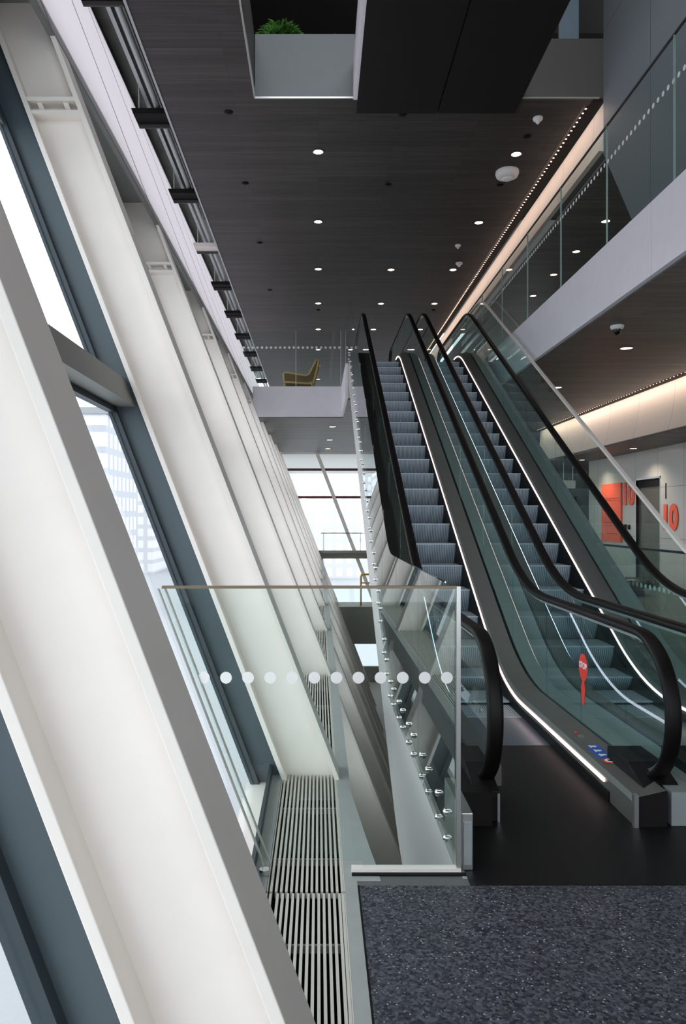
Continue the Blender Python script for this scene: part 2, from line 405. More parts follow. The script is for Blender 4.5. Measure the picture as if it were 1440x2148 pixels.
# upper floor with its white edge band
u = MB()
u.box(-1.62, 0.62, 17.96, YF, ZS + 0.02, ZU); u.box(0.62, 3.41, 15.2, YF, ZS + 0.02, ZU); u.box(3.41, 9.2, YB, YF, ZS + 0.02, ZU)
u.box(-2.0, 9.2, YF, 42, ZS + 0.02, ZU)
struct(u.build('floor_upper', M['wall_light']), 'upper floor slab')
e = MB(); e.box(-1.62, 0.62, 17.90, 17.96, ZS, ZU + 0.02); e.box(0.57, 0.62, 15.2, 17.90, ZS, ZU + 0.02)
struct(e.build('trim_4', M['white_edge']), 'white edge band of the upper floor at the far end')
e = MB()
for y0, y1 in ((YB, 1.0), (1.0, 7.4), (7.4, 13.4), (13.4, 19.6)): e.box(3.40, 3.46, y0 + 0.004, y1 - 0.004, ZS, ZU + 0.02)
struct(e.build('trim_5', M['white_edge']), 'white edge band of the upper gallery')
s = MB(); s.box(-1.64, 0.62, 17.96, 27.5, ZS - 0.02, ZS + 0.02); s.box(0.62, 3.41, 15.2, 27.5, ZS - 0.02, ZS + 0.02); s.box(3.46, 6.18, YB, YF, ZS - 0.02, ZS + 0.02)
struct(s.build('ceiling_soffit', M['soffit']), 'dark boarded soffit under the upper floor')
# recessed dark slot, cream band and lower soffit on the right
struct(MB().box(6.18, 6.42, YB, 21.0, ZS + 0.0, ZS + 0.02).build('trim_6', M['black']), 'black slot above the lower cream band')
def curved_band(name, x, z0, z1, y0, y1, m, th=0.08, lean=0.18):
    sec = [(x + lean * (i / 8) ** 2.2, z0 + (z1 - z0) * (1 - i / 8)) for i in range(9)]
    b = MB()
    n = len(sec); V = []; F = []
    for (a, zz) in sec: V += [(a, y0, zz), (a, y1, zz), (a + th, y1, zz), (a + th, y0, zz)]
    for i in range(n - 1):
        o = 4 * i
        for j in range(4): F.append((o + 4 + j, o + 4 + (j + 1) % 4, o + (j + 1) % 4, o + j))
    F.append((0, 1, 2, 3)); o = 4 * (n - 1); F.append((o + 3, o + 2, o + 1, o))
    b.add(V, F, False)
    return struct(b.build(name, m))
curved_band('wall_cove_lower', 6.44, 3.16, ZS + 0.1, YB, 21.0, M['cove'], lean=-0.14)['label'] = 'lower cream cove band'
struct(MB().box(6.40, 9.2, YB, 24.2, 3.12, 3.16).build('ceiling_lobby', M['soffit']), 'dark soffit in front of the lifts')
w = MB()
w.box(7.55, 7.70, YB, 16.0, 0, 3.14); w.box(7.55, 7.70, 17.2, 20.2, 0, 3.14); w.box(7.55, 7.70, 16.0, 17.2, 2.45, 3.14)
struct(w.build('wall_right', M['lift_wall']), 'pale metal panelled lift lobby wall')
struct(MB().box(5.9, 9.3, 24.0, 24.2, 0, 4.1).build('wall_lobby_end', M['wall_mid']), 'end wall of the lobby')
struct(MB().box(9.05, 9.2, YB, YF, -0.3, 9.0).build('wall_right_outer', M['wall_dark']), 'outer wall on the right')

# hall ceiling with two roof openings
c = MB()
OY0, OY1 = 2.0, 11.08  # openings lengthened out of view to let in more daylight
c.box(-2.40, 4.22, YB, OY0, ZC, ZC + 0.14); c.box(-2.40, 4.22, OY1, 42, ZC, ZC + 0.14)
c.box(-2.40, -0.97, OY0, OY1, ZC, ZC + 0.14); c.box(0.56, 3.13, OY0, OY1, ZC, ZC + 0.14)
struct(c.build('ceiling', M['ceiling']), 'dark boarded hall ceiling')
d = MB(); d.box(0.60, 1.865, 5.6, 11.42, ZC - 0.05, ZC + 0.0); d.box(1.885, 4.2, 5.6, OY1 - 0.1, ZC - 0.05, ZC - 0.0) if False else d.box(1.885, 3.10, 5.6, 11.42, ZC - 0.05, ZC)
struct(d.build('ceiling_panels', M['ceiling_dark']), 'darker ceiling panels between the roof openings')
struct(MB().box(3.10, 4.3, OY1 - 0.012, OY1 + 0.02, ZC - 0.012, ZC + 0.006).build('trim_7', M['wall_mid']), 'edge of the right roof opening')
e = MB(); e.box(-0.985, -0.96, OY0, OY1, ZC - 0.012, ZC + 0.05); e.box(-0.985, 0.56, OY1 - 0.012, OY1 + 0.012, ZC - 0.012, ZC + 0.012)
struct(e.build('trim_8', M['steel']), 'thin metal edge of the roof opening')
e = MB(); e.box(0.535, 0.60, OY0, OY1 + 0.02, ZC - 0.02, ZC + 0.55)
struct(e.build('trim_9', M['white_edge']), 'white lining of the roof opening')
w = MB(); w.box(-1.05, -0.98, OY0, OY1, ZC + 0.14, ZC + 1.0)
struct(w.build('wall_opening_left', M['wall_dark']), 'dark lining of the roof opening')
struct(MB().box(-0.97, 0.56, OY1 - 0.006, OY1 + 0.08, ZC + 0.004, ZC + 0.97).build('wall_parapet', M['planter']), 'grey parapet behind the roof opening')
struct(MB().box(3.13, 4.6, OY1 - 0.006, OY1 + 0.08, ZC + 0.004, ZC + 0.9).build('wall_parapet_right', M['wall_dark']), 'dark parapet behind the right roof opening')
w = MB(); w.box(-2.4, 9.2, 15.9, 16.0, ZC + 0.14, 12.2); w.box(-2.5, -2.4, -0.5, 16.0, ZC + 0.14, 12.2); w.box(-2.4, 9.2, -0.6, -0.5, ZC + 0.14, 12.2)
struct(w.build('wall_storey_above', M['ceiling_dark']), 'dark walls of the storey above')
r = MB(); r.box(-3.4, 9.3, 8.6, 42, 12.2, 12.4); r.box(-3.4, 9.3, YB, 0.5, 12.2, 12.4); r.box(-3.4, -2.4, 0.5, 8.6, 12.2, 12.4); r.box(4.6, 9.3, 0.5, 8.6, 12.2, 12.4)  # rooflight enlarged out of view to brighten the hall
struct(r.build('ceiling_roof', M['wall_dark']), 'unseen roof with a rooflight enlarged for daylight')

struct(MB().box(3.72, 4.03, OY1 + 0.12, OY1 + 0.16, ZC + 0.3, ZC + 1.9).build('trim_16', M['blue_grey']), 'blue grey panel standing in for a bright window above the right roof opening')  # solid panel coloured in place of a bright glass pane
# right upper side: dark slot, cream band, sloping edged grey wall, room beyond
struct(MB().box(4.222, 4.375, OY1 + 0.05, 42, ZC - 0.005, ZC + 0.14).build('trim_10', M['black']), 'black slot beside the hall ceiling')
curved_band('wall_cove_upper', 4.42, 7.18, ZC + 0.0, 11.07, 42, M['cove'], lean=-0.13)['label'] = 'upper cream cove band'
g = MB(); g.prism([(4.36, YB, ZU), (4.36, 9.4, ZU), (4.36, 10.06, 5.71), (4.36, 11.07, 7.14), (4.36, 11.07, 11.0), (4.36, YB, 11.0)], (0.12, 0, 0))
struct(g.build('wall_upper_grey', M['wall_grey']), 'upper wall with a slanted edge, coloured as under cool skylight')
struct(MB().box(4.48, 9.2, YB, 42, 7.14, 7.18).build('ceiling_gallery', M['soffit']), 'lower ceiling of the room behind the gallery')
b = MB()
for x in [-2.4 + 1.16 * i for i in range(11)]: b.box(x - 0.04, x + 0.04, 41.95, 42.05, ZU, ZC + 0.14)
fu = struct(b.build('window_fill_far_upper', M['teal']), 'unseen glazed far end of the upper floor, added for daylight')  # unseen glazing added so daylight reaches the far ceiling
MB().box(-2.4, 9.2, 41.98, 41.99, ZU, ZC + 0.14).build('pane', M['glass_win'], fu)

def sheet(u, y0, y1, z0, z1):
    q = lambda z: u - RK * z
    return [(q(z0), y0, z0), (q(z0), y1, z0), (q(z1), y1, z1), (q(z1), y0, z1)], [(0, 1, 2, 3)]
# window wall: cladding above, slot of services beside the ceiling
p = []
ys = [YB] + [y + 0.1 for y in COLY if y + 0.1 > YB + 0.2] + [29.0, 31.9, 34.7, 37.6, 40.4]
for i in range(len(ys) - 1):
    struct(MB().add(*sheet(0.115, ys[i] + 0.012, ys[i + 1] - 0.012, 4.56, 9.3)).build('wall_left_panel', M['blind']), 'white raked upper wall panel')
b = MB()
for yy in ys[1:-1]: b.rbox(0.085, 0.117, yy - 0.02, yy + 0.02, 4.54, 9.3)
struct(b.build('trim_12', M['grey_frame']), 'grey bars between the white wall panels')
struct(MB().rbox(0.09, 0.128, YB, 40.4, 4.52, 4.57).build('trim_13', M['grey_frame']), 'grey lower edge bar of the white wall panels')
struct(MB().rbox(-0.42, 0.085, YB, 40.4, 4.78, 4.86).build('trim_14', M['grey_frame']), 'grey closing panel added at the window heads to shade the columns')  # added closure keeping sky light off the column tops
struct(MB().rbox(-0.50, -0.46, YB, YF, ZL, -1.0).build('wall_daylight_block_below', M['wall_mid']), 'solid raked wall added to darken the storey below')  # opaque wall added outside the lower panes to cut daylight
struct(MB().rbox(-0.10, 0.118, YB, 40.4, 9.3, 9.6).build('wall_left_head', M['duct']), 'grey head of the window wall')
struct(MB().box(-3.9, -2.3, YB, 42, 9.6, 9.7).build('ceiling_slot', M['duct']), 'grey top of the service slot')
struct(MB().box(-2.42, -2.385, YB, 42, ZC - 0.015, ZC + 1.60).build('trim_11', M['pipe']), 'thin metal edge of the ceiling slot')
# far end: glazed wall
struct(MB().box(-1.9, 9.2, YF, YF + 0.12, ZL, -4.2).build('wall_far_base', M['wall_mid']))
struct(MB().box(3.5, 9.2, YF, YF + 0.12, ZL, ZS).build('wall_far', M['wall_light']), 'far end wall')
fw = struct(MB().box(-2.2, 3.5, YF, YF + 0.10, 4.0, ZS + 0.02).build('window_far', M['white_steel']), 'tall glazed far end')
MB().box(-2.2, 3.5, YF + 0.04, YF + 0.05, ZL, 4.05).build('pane', M['glass_win'], fw)
b = MB()
for z in (0.98 + 1.36, 0.98 + 2.43):
    b.box(-2.2, 3.5, YF - 0.02, YF + 0.08, z - 0.05, z + 0.04)
b.build('transom', M['red_brown'], fw)
b = MB()
for u0 in (1.50, 3.6): b.rbox(u0 - 0.07, u0 + 0.07, YF - 0.06, YF + 0.06, ZL, 4.05)
b.build('post', M['white_steel'], fw)
MB().box(-0.2, 3.5, YF - 0.25, YF - 0.08, -0.02, 0.29).build('spandrel', M['wall_mid'], fw)
# landing of the storey below at the far end
struct(MB().box(0.3, 3.36, 26.4, YF - 0.1, -3.05, -1.7).build('floor_landing', M['wall_mid']), 'green grey landing below the far window')
# behind the camera: unseen glazed end added for daylight, and closed upper part
struct(MB().box(-3.6, 9.2, YB - 0.15, YB, 8.0, 12.2).build('wall_back', M['wall_light']), 'wall behind, upper part')
bw = MB(); bw.box(-2.5, 9.2, YB - 0.1, YB, 3.9, 4.1); bw.box(-2.5, 9.2, YB - 0.1, YB, -0.3, 0.06)
for x in (-1.4, 0.6, 2.6, 4.6, 6.6, 9.1): bw.box(x - 0.04, x + 0.04, YB - 0.1, YB, 0, 8.0)
bw = struct(bw.build('window_fill_back', M['teal']), 'unseen glazed front behind, added for daylight')
MB().box(-2.5, 9.2, YB - 0.06, YB - 0.05, 0, 8.0).build('pane', M['glass_win'], bw)
struct(MB().box(-3.0, 9.2, YB - 0.15, YB - 0.1, ZL, -0.3).build('wall_back_below', M['wall_mid']))

# ------------------------------------------------------------------ windows between the raking columns
for i, y in enumerate(COLY):
    y1 = y + 2.86
    w_ = struct(MB().rbox(-0.375, -0.235, y + 0.07, y + 0.15, ZL, 4.86).build('window_%d' % (i + 1), M['teal'], origin=(-0.3, y, 0)), 'teal framed raked window')
    MB().rbox(-0.43, -0.375, y + 0.03, y + 0.19, ZL, 4.86).build('glazing_bead', M['teal_dark'], w_)
    MB().rbox(-0.236, -0.222, y + 0.08, y + 0.16, ZL, 4.86).build('gasket', M['black'], w_)
    t = MB()
    for zc in (2.36, -2.5):
        t.rbox(-0.40, -0.25, y + 0.15, y1 + 0.07, zc - 0.085, zc + 0.085)
    t.build('transom', M['grey_frame'], w_)
    b = MB()
    for zc in (2.36, -2.5): b.rbox(-0.43, -0.38, y + 0.15, y1 + 0.06, zc - 0.125, zc + 0.115)
    b.build('transom_bead', M['teal_dark'], w_)
    b = MB(); b.box(-0.30, -0.283, y + 0.15, y1 + 0.07, -0.06, 0.07)
    b.build('sill_frame', M['teal_dark'], w_)
    MB().box(-0.44, -0.30, y + 0.15, y1 + 0.07, -0.10, -0.04).build('sill', M['white_steel'], w_)
    MB().rbox(-0.42, -0.39, y + 0.17, y1 + 0.05, 4.0, 4.86).build('spandrel', M['grey_frame'], w_)  # opaque panel added to deepen the shade on the column heads
    MB().rbox(-0.412, -0.400, y + 0.19, y1 + 0.03, ZL, 4.0).build('pane', M['glass_win'], w_)

# ================================================================== RAKING COLUMNS
ordn = ['nearest', 'second', 'third', 'fourth', 'fifth', 'sixth', 'seventh', 'eighth', 'ninth', 'tenth']
vis = 0
for i, y in enumerate(COLY):
    if y < 1.0:
        lab = 'white raking steel column of the window wall behind the viewpoint'
    else:
        lab = ['broad white raking column filling the lower left, cut by the frame edge',
               'white raking column whose foot stands on the grille just behind the glass barrier'][vis] if vis < 2 else \
            'white raking column, %s along the window wall counting from the broad near one' % ordn[vis]
        vis += 1
    t = thing('raking_column', lab, 'column', (-0.05, y, 0), 'white raking columns along the window wall')
    MB().rbox(-0.19, 0.105, y + 0.09, y + 0.115, ZL, 4.5).rbox(-0.19, 0.086, y + 0.09, y + 0.115, 4.5, 4.78).build('web', M['white_steel'], t)
    MB().rbox(0.098, 0.130, y, y + 0.24, ZL, 4.52).build('flange', M['white_steel'], t, bevel=0.003)
    MB().rbox(-0.222, -0.190, y, y + 0.24, ZL, 4.78).build('flange', M['white_steel'], t, bevel=0.003)
    st = MB()
    for zc in (4.06, 4.14): st.rbox(-0.192, 0.10, y + 0.006, y + 0.092, zc - 0.012, zc + 0.012)
    st.rbox(-0.14, -0.11, y + 0.03, y + 0.092, 4.07, 4.13); st.rbox(0.02, 0.05, y + 0.03, y + 0.092, 4.07, 4.13)
    st.build('stiffener', M['white_steel'], t)

# ================================================================== FLOOR GRILLES
gl = {0: 'floor grille of grey slats running out of the picture at the bottom', 1: 'floor grille of grey slats under the glass barrier',
      2: 'floor grille of grey slats between the second and third raking columns'}
n = 0
edges = [(-1.05, 1.52), (1.80, 3.075), (3.09, 4.48), (4.68, 7.33), (7.55, 10.19), (10.42, 13.05), (13.28, 15.9), (16.14, 18.77), (19.0, 21.6), (21.86, 24.4), (24.75, 27.2)]
for k, (y0, y1) in enumerate(edges):
    lab = ('floor grille behind the viewpoint' if k == 0 else gl[0] if k == 1 else gl[1] if k == 2 else
           'floor grille of grey slats behind the %s raking column' % ordn[k - 2])
    t = thing('floor_grille', lab, 'grille', (-0.05, y0, -0.03), 'slatted floor grilles along the windows')
    b = MB(); ns = 15
    sh = 0.008 if k == 1 else 0.0
    for j in range(ns):
        x = -0.213 + 0.327 * (j + 0.5) / ns + (sh if 0 < j < ns - 1 else 0)
        b.box(x - 0.0055, x + 0.0055, y0, y1, -0.03, 0.0)
    b.build('slats', M['slat'], t)
    b = MB(); yy = y0 + 0.35
    while yy < y1: b.box(-0.218, 0.112, yy, yy + 0.012, -0.06, -0.03); yy += 0.6
    b.box(-0.2205, -0.2155, y0, y1, -0.16, 0.0); b.box(0.1095, 0.1145, y0, y1, -0.16, 0.0)
    b.build('frame', M['slat'], t)

# ================================================================== ESCALATORS
TAN = math.tan(radians(30)); YLO = 6.34; YHI = YLO + ZU / TAN
def ramp(y, y0, bl):
    d = y - y0
    if d <= -bl: return 0.0
    if d >= bl: return d * TAN
    return TAN * (d + bl) ** 2 / (4 * bl)
def s_line(y, bl=0.55): return ramp(y, YLO, bl) - ramp(y, YHI, 0.45)
def frange(a, b, st):
    n = max(1, int(math.ceil((b - a) / st))); return [a + (b - a) * i / n for i in range(n + 1)]
NF, NB = 3.70, 18.30       # newel fronts, bottom and top
NR = 0.40
ZR = 0.95                  # handrail height
def rail_path(dn=0.0):
    P = []
    r = NR - dn
    cy, cz = NF + NR, ZR - NR
    for i in range(0, 25):
        a = -pi / 2 - pi * i / 24
        P.append((cy + r * cos(a), cz + r * sin(a)))
    for y in frange(cy, NB - NR, 0.12)[1:-1]: 
        P.append((y, s_line(y) + ZR - dn))
    cy2, cz2 = NB - NR, ZU + ZR - NR
    for i in range(0, 25):
        a = pi / 2 - pi * i / 24
        P.append((cy2 + r * cos(a), cz2 + r * sin(a)))
    return P
def rounded(w, h, n=4):
    r = h * 0.48; out = []
    for cx, cy, a0 in ((w / 2 - r, h / 2 - r, 0), (-w / 2 + r, h / 2 - r, 90), (-w / 2 + r, -h / 2 + r, 180), (w / 2 - r, -h / 2 + r, 270)):
        for i in range(n + 1):
            a = radians(a0 + 90 * i / n); out.append((cx + r * cos(a), cy + r * sin(a)))
    return out

def escalator(name, cx, label, left_out, right_out, stickers):
    t = thing(name, label, 'escalator', (cx, NF, 0), 'pair of parallel escalators')
    hw = 0.455
    shift = lambda b, dx: setattr(b, 'v', [(p[0] + dx, p[1], p[2]) for p in b.v]) or b
    # handrails
    for sx in (-1, 1):
        hr = shift(MB().sweep(rail_path(), rounded(0.085, 0.045)), cx + sx * hw).build('handrail', M['rubber'], t)
        shift(MB().sweep(rail_path(0.033), [(0.012, 0.012), (-0.012, 0.012), (-0.012, -0.010), (0.012, -0.010)], False), cx + sx * hw).build('guide_rail', M['steel'], hr)
    # glass balustrade panels
    cuts = [NF + NR, 5.0, 5.75, 6.75, 7.95, 9.25, 10.55, 11.85, 13.15, 14.35, 15.4, 16.6, NB - NR]
    for sx in (-1, 1):
        x = cx + sx * hw
        for k in range(len(cuts) - 1):
            a, b_ = cuts[k] + 0.003, cuts[k + 1] - 0.003
            yy = frange(a, b_, 0.15)
            top = [(y, s_line(y) + ZR - 0.04) for y in yy]; bot = [(y, s_line(y) + 0.12) for y in yy]
            if k == 0:
                cyc, czc = NF + NR, ZR - NR; arc = []
                for i in range(9):
                    an = pi - 0.93 * pi / 2 * i / 8 if i else pi
                arcT = [(cyc + (NR - 0.04) * cos(pi - pi / 2 * i / 10), czc + (NR - 0.04) * sin(pi - pi / 2 * i / 10)) for i in range(11)]
                top = arcT[:-1] + top
                bot = [(p[0], max(0.15, czc - (NR - 0.04) * abs(sin(math.acos(max(-1, min(1, (p[0] - cyc) / (NR - 0.04)))))))) for p in arcT[:-1]] + [(y, max(0.15, s_line(y) + 0.15)) for y in yy]
            if k == len(cuts) - 2:
                cyc, czc = NB - NR, ZU + ZR - NR
                arcT = [(cyc + (NR - 0.04) * cos(pi / 2 - pi / 2 * i / 10), czc + (NR - 0.04) * sin(pi / 2 - pi / 2 * i / 10)) for i in range(11)]
                top = top + arcT[1:]
                bot = bot + [(p[0], czc - (NR - 0.04) * abs(sin(math.acos(max(-1, min(1, (p[0] - cyc) / (NR - 0.04))))))) for p in arcT[1:]]
                bot = [(a_, max(b2, ZU + 0.12)) for a_, b2 in bot]
            MB().strip(top, bot, x - 0.006, x + 0.006).build('glass_panel', M['glass_esc'], t)
    # decks and skirts
    yy = frange(3.74, NB - 0.05, 0.14)
    zb = lambda y: max(0.0, s_line(y) - 0.30) if y < 7 else s_line(y) - 0.30
    for sx in (-1, 1):
        V = []; F = []
        yd = yy if sx > 0 else [q for q in yy if q > 4.25]
        for y in yd:
            z = s_line(y)
            sec = [(0.272, zb(y)), (0.272, z + 0.12), (0.285, z + 0.15), (0.435, z + 0.185), (0.435, zb(y))]
            V += [(cx + sx * a, y, b_) for a, b_ in sec]
        for i in range(len(yd) - 1):
            for j in range(5):
                q = (i * 5 + j, i * 5 + (j + 1) % 5, (i + 1) * 5 + (j + 1) % 5, (i + 1) * 5 + j)
                F.append(q if sx > 0 else q[::-1])
        F.append((4, 3, 2, 1, 0) if sx > 0 else (0, 1, 2, 3, 4)); o = 5 * (len(yd) - 1); F.append(tuple(o + j for j in ((0, 1, 2, 3, 4) if sx > 0 else (4, 3, 2, 1, 0))))
        dk = MB().add(V, F).build('inner_deck', M['inner_deck'], t)
        if sx > 0: MB().prism([(cx + 0.286, 3.728, 0.0), (cx + 0.436, 3.728, 0.0), (cx + 0.436, 3.728, 0.183), (cx + 0.286, 3.728, 0.148)], (0, 0.011, 0)).build('end_plate', M['skirt'], dk)
        # skirt panel facing the steps
        ys2 = frange(4.05 if sx > 0 else 4.4, NB - 0.3, 0.14)
        xs = cx + sx * 0.268
        MB().strip([(y, s_line(y) + 0.06) for y in ys2], [(y, zb(y)) for y in ys2], xs - 0.004, xs + 0.004).build('skirt_panel', M['skirt'], dk)
        if sx > 0: MB().box(min(cx + sx * 0.262, cx + sx * 0.285), max(cx + sx * 0.262, cx + sx * 0.285), 3.715, 3.745, 0.0, 0.168).build('end_trim', M['steel'], dk)
        # LED line on the skirt
        ys3 = frange(4.12 if sx > 0 else 4.45, 15.2, 0.12)
        MB().strip([(y, s_line(y) + 0.110) for y in ys3], [(y, s_line(y) + 0.091) for y in ys3], cx + sx * 0.268 - 0.006, cx + sx * 0.268 + 0.006).build('led_strip', M['led'] if sx > 0 else M['led_cool'], t)
    # outer decks
    for (x0, x1) in (left_out, right_out):
        MB().strip([(y, s_line(y) + 0.175) for y in yy], [(y, s_line(y) + 0.10 if y > 6 else 0.0) for y in yy], x0, x1).build('outer_deck', M['skirt'] if x0 < 0.7 else M['deck_steel'], t)
    # newel bases under the handrail return
    for sx in (-1, 1):
        x = cx + sx * hw
        w0, w1 = (0.10, 0.10) if sx > 0 else (0.09, 0.045)
        nb = MB(); nb.box(x - w0, x + w1, 3.80, 4.6, 0.0, 0.16)
        nb.prism([(x - w0, 3.80, 0.16), (x - w0, 4.30, 0.16), (x - w0, 4.30, 0.24), (x - w0, 4.02, 0.24)], (w0 + w1, 0, 0))
        nb = nb.build('newel_base', M['skirt'], t, bevel=0.004)
        MB().box(x - 0.04, x + 0.03, 3.79, 3.80, 0.02, 0.12).build('inlet_plate', M['black'], nb)
        MB().box(x + w1 - 0.012, x + w1, 3.785, 3.80, 0.0, 0.15).build('corner_strip', M['steel'], nb)
    # steps
    y = 5.75; k = 0
    while y < 15.0:
        z = s_line(y, 0.5); zp = s_line(y - 0.4, 0.5)
        dz = max(0.0, z - zp)
        prof = [(0.0, 0.0), (0.402, 0.0), (0.402, -0.05)]
        if dz > 0.012:
            prof += [(0.16, -0.05 - dz)] + [(0.012 + 0.085 * (1 - cos(pi / 2 * (1 - i / 7))), -0.006 - (dz - 0.006) * (1 - i / 7)) for i in range(8)]
        else:
            prof += [(0.0, -0.05)]
        b = MB().prism([(cx - 0.262, y + p[0], z + p[1]) for p in prof], (0.524, 0, 0))
        stp = b.build('step', M['step'], t)
        MB().box(cx - 0.262, cx + 0.262, y - 0.003, y + 0.030, z - 0.008, z + 0.002).build('nosing', M['nosing'], stp)
        y += 0.4; k += 1
    # landing, comb
    MB().box(cx - 0.262, cx + 0.262, 5.05, 5.75, -0.06, 0.004).build('comb_plate', M['comb'], t)
    MB().box(cx - 0.262, cx + 0.262, 15.0, 15.6, ZU - 0.06, ZU + 0.004).build('comb_plate', M['comb'], t)
    # truss under the steps
    ty = frange(3.2, 15.25, 0.15)
    def tb(y):
        v = 1.6 + TAN * y - 6.02
        return -1.12 + math.log(1 + math.exp((v + 1.12) / 0.16)) * 0.16
    def tt(y): return -0.065 if y < 5.9 else s_line(y) - 0.36 if y > 6.9 else -0.36 + (s_line(6.9)) * max(0, (y - 5.9)) if False else min(-0.065, s_line(y) - 0.36)  if y < 6.6 else s_line(y) - 0.36
    x0, x1 = left_out[0], right_out[1]
    MB().strip([(q, max(tt(q), tb(q) + 0.2)) for q in ty], [(q, tb(q)) for q in ty], x0 + 0.02, x1 - 0.002).build('truss', M['cladding'], t)
    return t

XA, XB = 1.36, 2.58
escA = escalator('escalator', XA, 'left escalator beside the glass sided void, rising to the upper floor', (0.665, 0.90), (1.825, 1.97), True)
escB = escalator('escalator', XB, 'right escalator nearer the lift lobby, with the orange posters beyond it', (1.972, 2.115), (3.045, 3.25), False)
# side cladding of the left escalator facing the void
ty = frange(3.2, 15.25, 0.12)
def tb(y):
    v = 1.6 + TAN * y - 6.02
    return -1.12 + math.log(1 + math.exp((v + 1.12) / 0.16)) * 0.16
MB().strip([(q, s_line(q) + 0.0) for q in ty], [(q, tb(q)) for q in ty], 0.640, 0.664).build('side_cladding', M['cladding'], escA)
MB().strip([(q, s_line(q) + 0.02) for q in ty], [(q, tb(q)) for q in ty], 3.252, 3.27).build('side_cladding', M['cladding'], escB)
# black landing plate in front of both
struct(MB().box(0.66, 3.36, 3.142, 5.05, -0.06, 0.002).build('floor_landing_plate', M['mat_floor']), 'black ribbed landing plate of the escalators')

# stickers on the inner deck of the left escalator
def deck_pt(dy, y): return 0
dz = lambda x: 0.15 + (abs(x - XA) - 0.285) / 0.15 * 0.035
for k, y in enumerate((4.50, 4.42, 4.34)):
    x0, x1 = XA + 0.315, XA + 0.385
    b = MB(); b.hexa([(x0, y - 0.032, dz(x0)), (x1, y - 0.032, dz(x1)), (x1, y + 0.032, dz(x1)), (x0, y + 0.032, dz(x0))],
                     [(x0, y - 0.032, dz(x0) + 0.002), (x1, y - 0.032, dz(x1) + 0.002), (x1, y + 0.032, dz(x1) + 0.002), (x0, y + 0.032, dz(x0) + 0.002)])
    st = b.build('safety_sticker', M['blue'], escA); st['label'] = 'blue safety pictogram'
    xm = XA + 0.35; zz = dz(xm) + 0.003
    p = MB(); p.cyl((xm + 0.018, y + 0.004, zz), (xm + 0.018, y + 0.004, zz + 0.004), 0.007, n=12)
    p.prism([(xm + 0.010, y - 0.012 + 0.004 * k, zz), (xm + 0.010, y + 0.016, zz), (xm - 0.006, y + 0.010, zz), (xm - 0.024, y + 0.018, zz), (xm - 0.024, y + 0.008, zz), (xm - 0.010, y, zz), (xm - 0.024, y - 0.012, zz), (xm - 0.020, y - 0.018, zz), (xm - 0.002, y - 0.006, zz)], (0, 0, 0.004))
    p.build('pictogram', M['sticker_white'], st)
y = 4.245; xm = XA + 0.35
st = MB().cyl((xm, y, dz(xm)), (xm, y, dz(xm) + 0.004), 0.040, n=28).build('safety_sticker', M['red'], escA); st['label'] = 'round red and white prohibition pictogram'
p = MB().cyl((xm, y, dz(xm) + 0.004), (xm, y, dz(xm) + 0.006), 0.029, n=28).build('pictogram', M['sticker_white'], st)
p = MB(); p.box(xm - 0.012, xm + 0.012, y - 0.010, y + 0.008, dz(xm) + 0.006, dz(xm) + 0.0075); p.cyl((xm, y - 0.012, dz(xm) + 0.006), (xm, y - 0.012, dz(xm) + 0.0075), 0.005)
p.build('pictogram', M['black'], st)
b = MB(); b.cyl((XA + 0.35, 4.80, dz(XA + 0.35)), (XA + 0.35, 4.80, dz(XA + 0.35) + 0.008), 0.011); b.build('button', M['red'], escA)
b = MB(); b.box(XA + 0.335, XA + 0.365, 4.70, 4.73, dz(XA + 0.36), dz(XA + 0.36) + 0.006); b.build('key_switch', M['steel'], escA)
# STOP sticker on the right balustrade glass of the left escalator
sx_ = XA + 0.455 - 0.0085
b = MB(); cyS, czS = 4.94, 0.575
b.prism([(sx_, cyS + 0.078 * cos(2 * pi * i / 28), czS + 0.088 * sin(2 * pi * i / 28) * (1.0 if sin(2 * pi * i / 28) > 0 else 1.15)) for i in range(28)], (0.0015, 0, 0))
b.prism([(sx_, cyS - 0.016, 0.475), (sx_, cyS + 0.016, 0.475), (sx_, cyS + 0.04, 0.425), (sx_, cyS + 0.014, 0.315), (sx_, cyS - 0.014, 0.315), (sx_, cyS - 0.04, 0.425)], (0.0015, 0, 0))
st = b.build('stop_sticker', M['red'], escA); st['label'] = 'red STOP sticker on the glass'
text('lettering', 'STOP', 0.058, M['sticker_white'], st, (sx_ - 0.001, cyS, czS + 0.005), (0, -1, 0), (0, 0, 1))

# ================================================================== GLASS GUARDS
def dots(t, axis, fixed, start, step, n, z, r, th):
    for i in range(n):
        a = start + step * i
        if axis == 'X': MB().cyl((a, fixed - th, z), (a, fixed, z), r, n=24).build('dot', M['dot'], t)
        else: MB().cyl((fixed - th, a, z), (fixed, a, z), r, n=20).build('dot', M['dot'], t)
# front barrier
GY = 3.256
t = thing('glass_barrier', 'clear glass barrier with a row of white dots across the grille and void', 'glass barrier', (0.0, GY, 0.0))
xl = lambda z: -0.215 - RK * z
MB().prism([(xl(0.052), GY, 0.052), (0.20, GY, 0.052), (0.20, GY, 0.012), (0.622, GY, 0.012), (0.622, GY, 1.275), (xl(1.275), GY, 1.275)], (0, 0.018, 0)).build('glass_panel', M['glass'], t)
dots(t, 'X', GY - 0.0005, -0.514, 0.0993, 12, 0.875, 0.0265, 0.0015)
MB().box(xl(1.275), 0.622, GY - 0.002, GY + 0.020, 1.275, 1.287).build('top_edge', M['brass'], t)
b = MB(); b.box(0.15, 0.64, GY - 0.012, GY + 0.030, 0.0, 0.020)
b.build('base_rail', M['white_steel'], t)
MB().box(0.15, 0.66, GY - 0.034, GY - 0.012, -0.001, 0.006).build('base_joint', M['black'], t)
